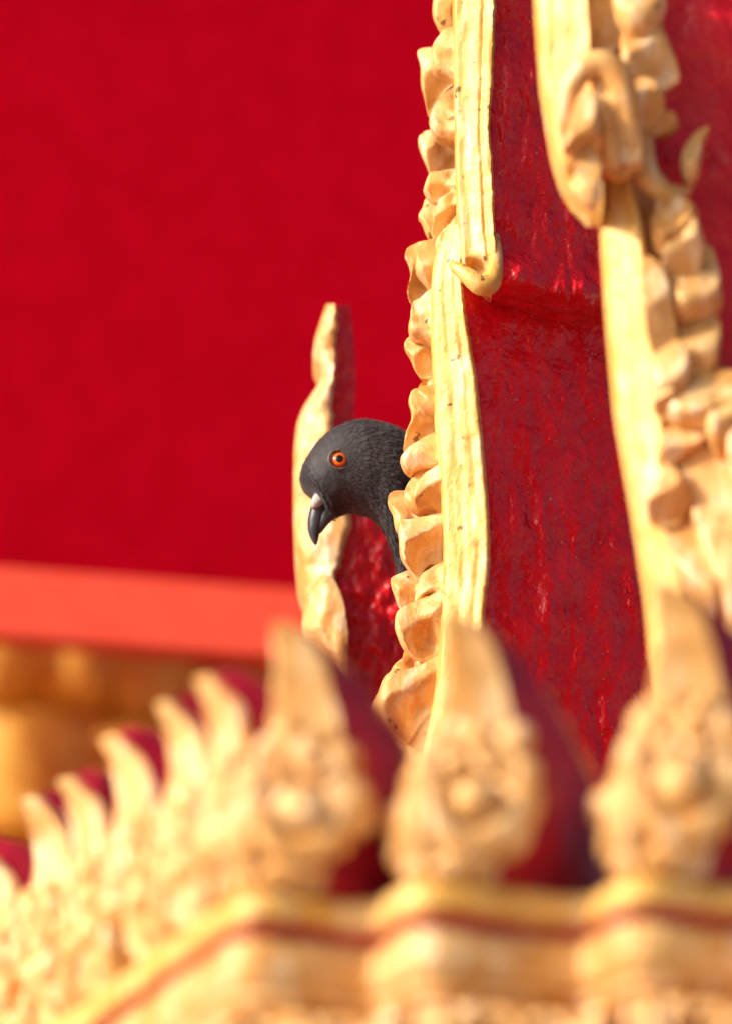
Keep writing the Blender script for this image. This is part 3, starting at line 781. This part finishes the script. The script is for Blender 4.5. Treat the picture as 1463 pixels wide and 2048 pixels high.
mesh_obj('arch_leaf', *px_tube([(1150, 330, -0.213, 1.2), (1152, 280, -0.217, 2.5), (1165, 230, -0.219, 3.0), (1185, 205, -0.219, 3.2), (1205, 225, -0.218, 3.5), (1218, 280, -0.216, 3.2), (1226, 340, -0.212, 2.5)]), GOLD, frB, BO, sharp=180)
mesh_obj('hook_leaf', *px_tube([(1288, 250, -.196, 3.4), (1281, 305, -.198, 4.6), (1293, 352, -.199, 4.6), (1326, 384, -.198, 4.0), (1362, 386, -.194, 2.6), (1380, 372, -.190, 1.0)]), GOLD, frB, BO, sharp=180)
mesh_obj('hook_leaf', *pillow([(1416, 256), (1388, 268), (1366, 300), (1360, 335), (1372, 372), (1386, 368), (1398, 335), (1402, 300)], yB + .006, .009, .010, FAC[1], seed=77, rough=.0008, n=32), GOLD, frB, BO, sharp=60)
mesh_obj('hook_leaf', *pillow([(1345, 232), (1312, 228), (1290, 245), (1300, 268), (1330, 268), (1352, 250)], yB + .006, .008, .010, FAC[2], seed=79, rough=.0008, n=32), GOLD, frB, BO, sharp=60)
GBR = [(-220, 1315), (0, 1318), (150, 1338), (220, 1295), (380, 1315), (420, 1370), (600, 1420), (740, 1405), (780, 1700), (1700, 1700)]
def gb(s, t):
    py = -200 + 2550 * t; l = (1160 if py < 330 else skey(BL, py, 30) + 40); r_ = skey(GBR, py, 25); px = l + (r_ - l) * s
    return P(px, py, yB + .012 + .004 * noise.noise(Vector((px * .02, py * .02, 6))) + .006 * s)
mesh_obj('gold_backing', *slab(gb, 16, 90, .012), GOLD, frB, BO)

# ---------------------------------------------------------------- pigeon
def feather_mat(name='slate_feathers', tone=False):
    m, nt, b = new_mat(name)
    v = coords(nt, rand=False)
    n1 = tex_noise(nt, v, 240, 4, 0.6); n2 = tex_noise(nt, v, 60, 3); n3 = tex_noise(nt, v, 900, 2)
    c = mix(nt, ramp(nt, n2, BW(.3, .7)), (0.019, 0.0165, 0.019), (0.032, 0.029, 0.034))
    c = mix(nt, ramp(nt, n1, BW(.5, .75)), c, (0.046, 0.042, 0.047))
    lw = nt.nodes.new('ShaderNodeLayerWeight'); lw.inputs['Blend'].default_value = 0.4
    sp = nt.nodes.new('ShaderNodeSeparateXYZ'); tcg = nt.nodes.new('ShaderNodeTexCoord'); nt.links.new(tcg.outputs['Object'], sp.inputs[0])
    neck = ramp(nt, sp.outputs[2], [(0.045, (1, 1, 1)), (0.085, (0, 0, 0))])
    c = mix(nt, neck, c, mix(nt, ramp(nt, n2, BW(.4, .6)), (0.020, 0.040, 0.042), (0.050, 0.042, 0.052)))
    if tone:
        at = nt.nodes.new('ShaderNodeAttribute'); at.attribute_name = 'tone'
        c = mix(nt, 1.0, c, at.outputs['Color'], 'MULTIPLY')
    nt.links.new(c, b.inputs['Base Color'])
    b.inputs['Roughness'].default_value = 0.62; b.inputs['Specular IOR Level'].default_value = 0.3
    b.inputs['Sheen Weight'].default_value = 0.12; b.inputs['Sheen Roughness'].default_value = 0.5
    x = bump(nt, b, n3, 0.15, 0.0004)
    bump(nt, b, n1, 0.25, 0.0008, x)
    return m
FEATHER = feather_mat(); FEATHER_T = feather_mat('slate_feather_tips', True)
BEAK = plain('dark_beak', (0.036, 0.040, 0.058), 0.36, 0.5, 300, 0.4, 0.2)
CERE = plain('pale_cere', (0.40, 0.40, 0.42), 0.55, 0.4, 400, 0.2, 0.3)
SKIN = plain('eye_ring_skin', (0.085, 0.075, 0.078), 0.5, 0.5, 600, 0.3, 0.5)
PUPIL = plain('pupil', (0.003, 0.003, 0.003), 0.06, 0.6)
CORNEA_ORANGE, nt_, b_p = new_mat('orange_iris')
tc = nt_.nodes.new('ShaderNodeTexCoord')
gr = nt_.nodes.new('ShaderNodeVectorMath'); gr.operation = 'LENGTH'
sep = nt_.nodes.new('ShaderNodeSeparateXYZ'); cmb = nt_.nodes.new('ShaderNodeCombineXYZ')
nt_.links.new(tc.outputs['Generated'], sep.inputs[0])
sub = nt_.nodes.new('ShaderNodeVectorMath'); sub.operation = 'SUBTRACT'; sub.inputs[1].default_value = (.5, 0, .5)
nt_.links.new(sep.outputs[0], cmb.inputs[0]); nt_.links.new(sep.outputs[2], cmb.inputs[2])
nt_.links.new(cmb.outputs[0], sub.inputs[0]); nt_.links.new(sub.outputs[0], gr.inputs[0])
icol = ramp(nt_, gr.outputs['Value'], [(0.16, (0.75, 0.22, 0.04)), (0.27, (0.80, 0.17, 0.015)), (0.38, (0.66, 0.055, 0.006)), (0.47, (0.30, 0.015, 0.004)), (0.50, (0.05, 0.004, 0.003))])
nt_.links.new(icol, b_p.inputs['Base Color']); b_p.inputs['Roughness'].default_value = 0.12; b_p.inputs['Specular IOR Level'].default_value = 0.5

# slices of the body: back-line pixel, belly-line pixel, half width (m), depth of the mid line
SL = [
 ((605, 982), (630, 996), .0036, 0.058), ((599, 962), (643, 1008), .0068, 0.058), ((603, 935), (657, 1032), .0098, 0.058), ((618, 908), (668, 1033), .0115, 0.058),
 ((636, 884), (682, 1027), .0132, 0.058), ((660, 864), (699, 1022), .0144, 0.058), ((690, 849), (716, 1024), .0150, 0.058), ((722, 842), (734, 1029), .0152, 0.058),
 ((757, 846), (752, 1042), .0153, 0.059), ((790, 857), (765, 1058), .0155, 0.060), ((822, 876), (776, 1079), .0160, 0.062), ((850, 902), (784, 1100), .0168, 0.065),
 ((874, 936), (791, 1122), .018, 0.069), ((898, 980), (796, 1150), .0205, 0.074), ((925, 1030), (800, 1190), .025, 0.082), ((960, 1080), (806, 1240), .031, 0.092),
 ((1005, 1130), (822, 1300), .036, 0.102), ((1060, 1175), (860, 1360), .039, 0.109), ((1120, 1225), (915, 1410), .039, 0.114), ((1180, 1280), (985, 1450), .036, 0.117),
 ((1235, 1335), (1065, 1470), .030, 0.119), ((1285, 1390), (1150, 1485), .022, 0.120), ((1340, 1440), (1250, 1500), .017, 0.121), ((1420, 1500), (1360, 1540), .016, 0.122), ((1500, 1560), (1450, 1590), .014, 0.123)]
SL = [((q[0], q[1]), (q[2], q[3]), q[4], q[5]) for q in spline([(*a, *b, c, d) for a, b, c, d in SL], (len(SL) - 1) * 2)]
NB = 40
def bird_ring(i):
    top, bot, hw, yc = SL[i]
    ring = []
    for k in range(NB):
        a = 2 * math.pi * k / NB
        u = math.cos(a); v = math.sin(a)
        f = 0.5 - 0.5 * u
        wq = hw * (abs(v) ** 0.92) * (1 if v > 0 else -1)
        ring.append(P(top[0] + (bot[0] - top[0]) * f, top[1] + (bot[1] - top[1]) * f, yc) + Vector((0, -wq, 0)))
    return ring
rings = [bird_ring(i) for i in range(len(SL))]
BIRD_O = Vector((P(1030, 1560, .112).x, .112, zc_top))
bird = root('pigeon', BIRD_O, 'dark slate grey pigeon with orange eye peeking left from behind the gold scrolls', 'pigeon')
V, F = loft(rings)
body = mesh_obj('body', V, F, FEATHER, bird, BIRD_O, sharp=180, subd=2)
# small feathers lying on head and neck
def bird_pt(u, a):
    i = min(int(u), len(SL) - 2); f = u - i
    r0, r1 = rings[i], rings[i+1]
    k = (a / (2*math.pi)) * NB; k0 = int(k) % NB; kf = k - int(k); k1 = (k0 + 1) % NB
    return (r0[k0].lerp(r0[k1], kf)).lerp(r1[k0].lerp(r1[k1], kf), f)
rf = random.Random(11); FV = []; FF = []; FT = []
for _ in range(18000):
    u = rf.uniform(1.0, 30.0); a = rf.uniform(0, 2*math.pi)
    p = bird_pt(u, a); q = bird_pt(u + .16, a); s = bird_pt(u, a + .08)
    fl = (q - p)
    if fl.length < 1e-7: continue
    fl.normalize(); sd = (s - p).normalized(); nn = fl.cross(sd)
    if nn.length < .1: continue
    nn.normalize()
    i = int(u); c = (rings[i][0] + rings[i][NB // 2]) / 2
    if nn.dot(p - c) < 0: nn = -nn
    sd = nn.cross(fl)
    ven = max(0.0, -math.cos(a)); nk = min(1, max(0, (u - 8) / 14))
    ln = (.0016 + .0008 * ven + .0018 * nk) * rf.uniform(.7, 1.3); wd = .00026 + .00016 * ven + .00022 * nk
    fl = (fl + sd * rf.uniform(-.35, .35)).normalized()
    p = p - nn * .0001
    lift = rf.uniform(.02, .05 + .15 * max(ven, nk * .9)) * ln
    o = len(FV)
    FV += [p - sd * wd * .6, p + sd * wd * .6, p + fl * ln * .6 + sd * wd + nn * lift, p + fl * ln + nn * lift * 1.2, p + fl * ln * .6 - sd * wd + nn * lift]
    FF.append((o, o+1, o+2, o+3, o+4))
    am = .18 + .62 * min(1, max(ven * .9, nk)); tn = 1 + rf.uniform(-.75, 1.1) * am
    iri = rf.random() if nk > .75 else .5
    FT.append((tn * (1.25 if iri > .8 else 1 - .2 * (iri < .3)), tn * (1.35 if iri < .3 else 1), tn * (1.25 if iri < .3 or iri > .8 else 1), 1))
fo = mesh_obj('feathers', FV, FF, FEATHER_T, bird, BIRD_O, smooth=False); fo['kind'] = 'stuff'
ca = fo.data.color_attributes.new('tone', 'FLOAT_COLOR', 'CORNER')
for pl, tv in zip(fo.data.polygons, FT):
    for li in pl.loop_indices: ca.data[li].color = tv
# beak
def mandible(rows):
    rg = []
    for (l, r, hw) in rows:
        cxp = ((l[0]+r[0])/2, (l[1]+r[1])/2); ring = []
        for k in range(16):
            a = 2*math.pi*k/16; f = .5 - .5*math.cos(a)
            ring.append(P(l[0]+(r[0]-l[0])*f, l[1]+(r[1]-l[1])*f, .058) + Vector((0, -hw*math.sin(a), 0)))
        rg.append(ring)
    return loft(rg)
mesh_obj('upper_beak', *mandible([((632, 980), (666, 1000), .0046), ((627, 993), (658, 1010), .0044), ((621, 1010), (652, 1022), .0040), ((616, 1030), (647, 1040), .0034), ((614, 1048), (642, 1056), .0029), ((615, 1063), (639, 1068), .0022), ((620, 1076), (637, 1079), .0014), ((629, 1091), (633, 1092), .0003)]), BEAK, bird, BIRD_O, sharp=180, subd=1)
mesh_obj('lower_beak', *mandible([((654, 994), (680, 1026), .0044), ((646, 1006), (673, 1034), .0038), ((640, 1021), (664, 1041), .0033), ((635, 1038), (655, 1050), .0026), ((632, 1054), (647, 1061), .0017), ((632, 1066), (639, 1069), .0006)]), BEAK, bird, BIRD_O, sharp=180, subd=1)
mesh_obj('cere', *pillow([(655, 978), (640, 981), (628, 990), (622, 1006), (625, 1016), (636, 1014), (648, 1005), (658, 992)], 0.0535, .0022, .006, seed=3, n=24, rough=.0001), CERE, bird, BIRD_O, sharp=180)
# eye
def head_front(px, py):
    best = None
    for i in range(4, 18):
        for q in range(10):
            u = i + q / 10
            for k in range(0, 21):
                a = math.pi * k / 20
                p = bird_pt(u, a); d2 = (p.x - P(px, py, p.y).x) ** 2 + (p.z - P(px, py, p.y).z) ** 2
                if p.y < .058 and (best is None or d2 < best[0]): best = (d2, p)
    return best[1]
E = head_front(680, 921)
def cap(c, rad, ry, ang, n=28, m=10):
    V = [c + Vector((0, -ry, 0))]; F = []
    for i in range(1, m + 1):
        a = ang * i / m
        for k in range(n):
            b = 2*math.pi*k/n
            V.append(c + Vector((rad*math.sin(a)*math.cos(b), -ry*math.cos(a), rad*math.sin(a)*math.sin(b))))
    for k in range(n): F.append((0, 1 + k, 1 + (k+1) % n))
    for i in range(m - 1):
        for k in range(n):
            a0 = 1 + i*n + k; a1 = 1 + i*n + (k+1) % n
            F.append((a0, a0 + n, a1 + n, a1))
    return V, F
EC = E + Vector((0, .0010, 0))
eye = mesh_obj('eye', *cap(EC, .0031, .0023, R(90)), CORNEA_ORANGE, bird, BIRD_O, sharp=180)
mesh_obj('pupil', *cap(EC + Vector((.0001, -.00185, 0)), .00155, .00060, R(90)), PUPIL, eye, BIRD_O, sharp=180)
rp = []; 
for k in range(33):
    a = 2*math.pi*k/32; rp.append(EC + Vector((math.cos(a)*.0037, .0003 - .0011 + .0008*math.cos(a), math.sin(a)*.0036)))
mesh_obj('eye_ring', *tube(rp, [.00062]*33, 8), SKIN, eye, BIRD_O, sharp=180)
# legs standing on the tier behind the slab
for px in (1000, 1060):
    hip = P(px, 1420, .112); ft = Vector((hip.x, hip.y - .004, zc_top))
    mesh_obj('leg', *join(tube([hip, hip.lerp(ft, .5), ft + Vector((0, 0, .002))], [.004, .0024, .0026]),
             *[tube([ft + Vector((0, 0, .002)), ft + Vector((dx, dy, .0016))], [.002, .001]) for dx, dy in ((-.022, 0), (-.017, -.012), (-.017, .012), (.012, 0))]), CERE, bird, BIRD_O)
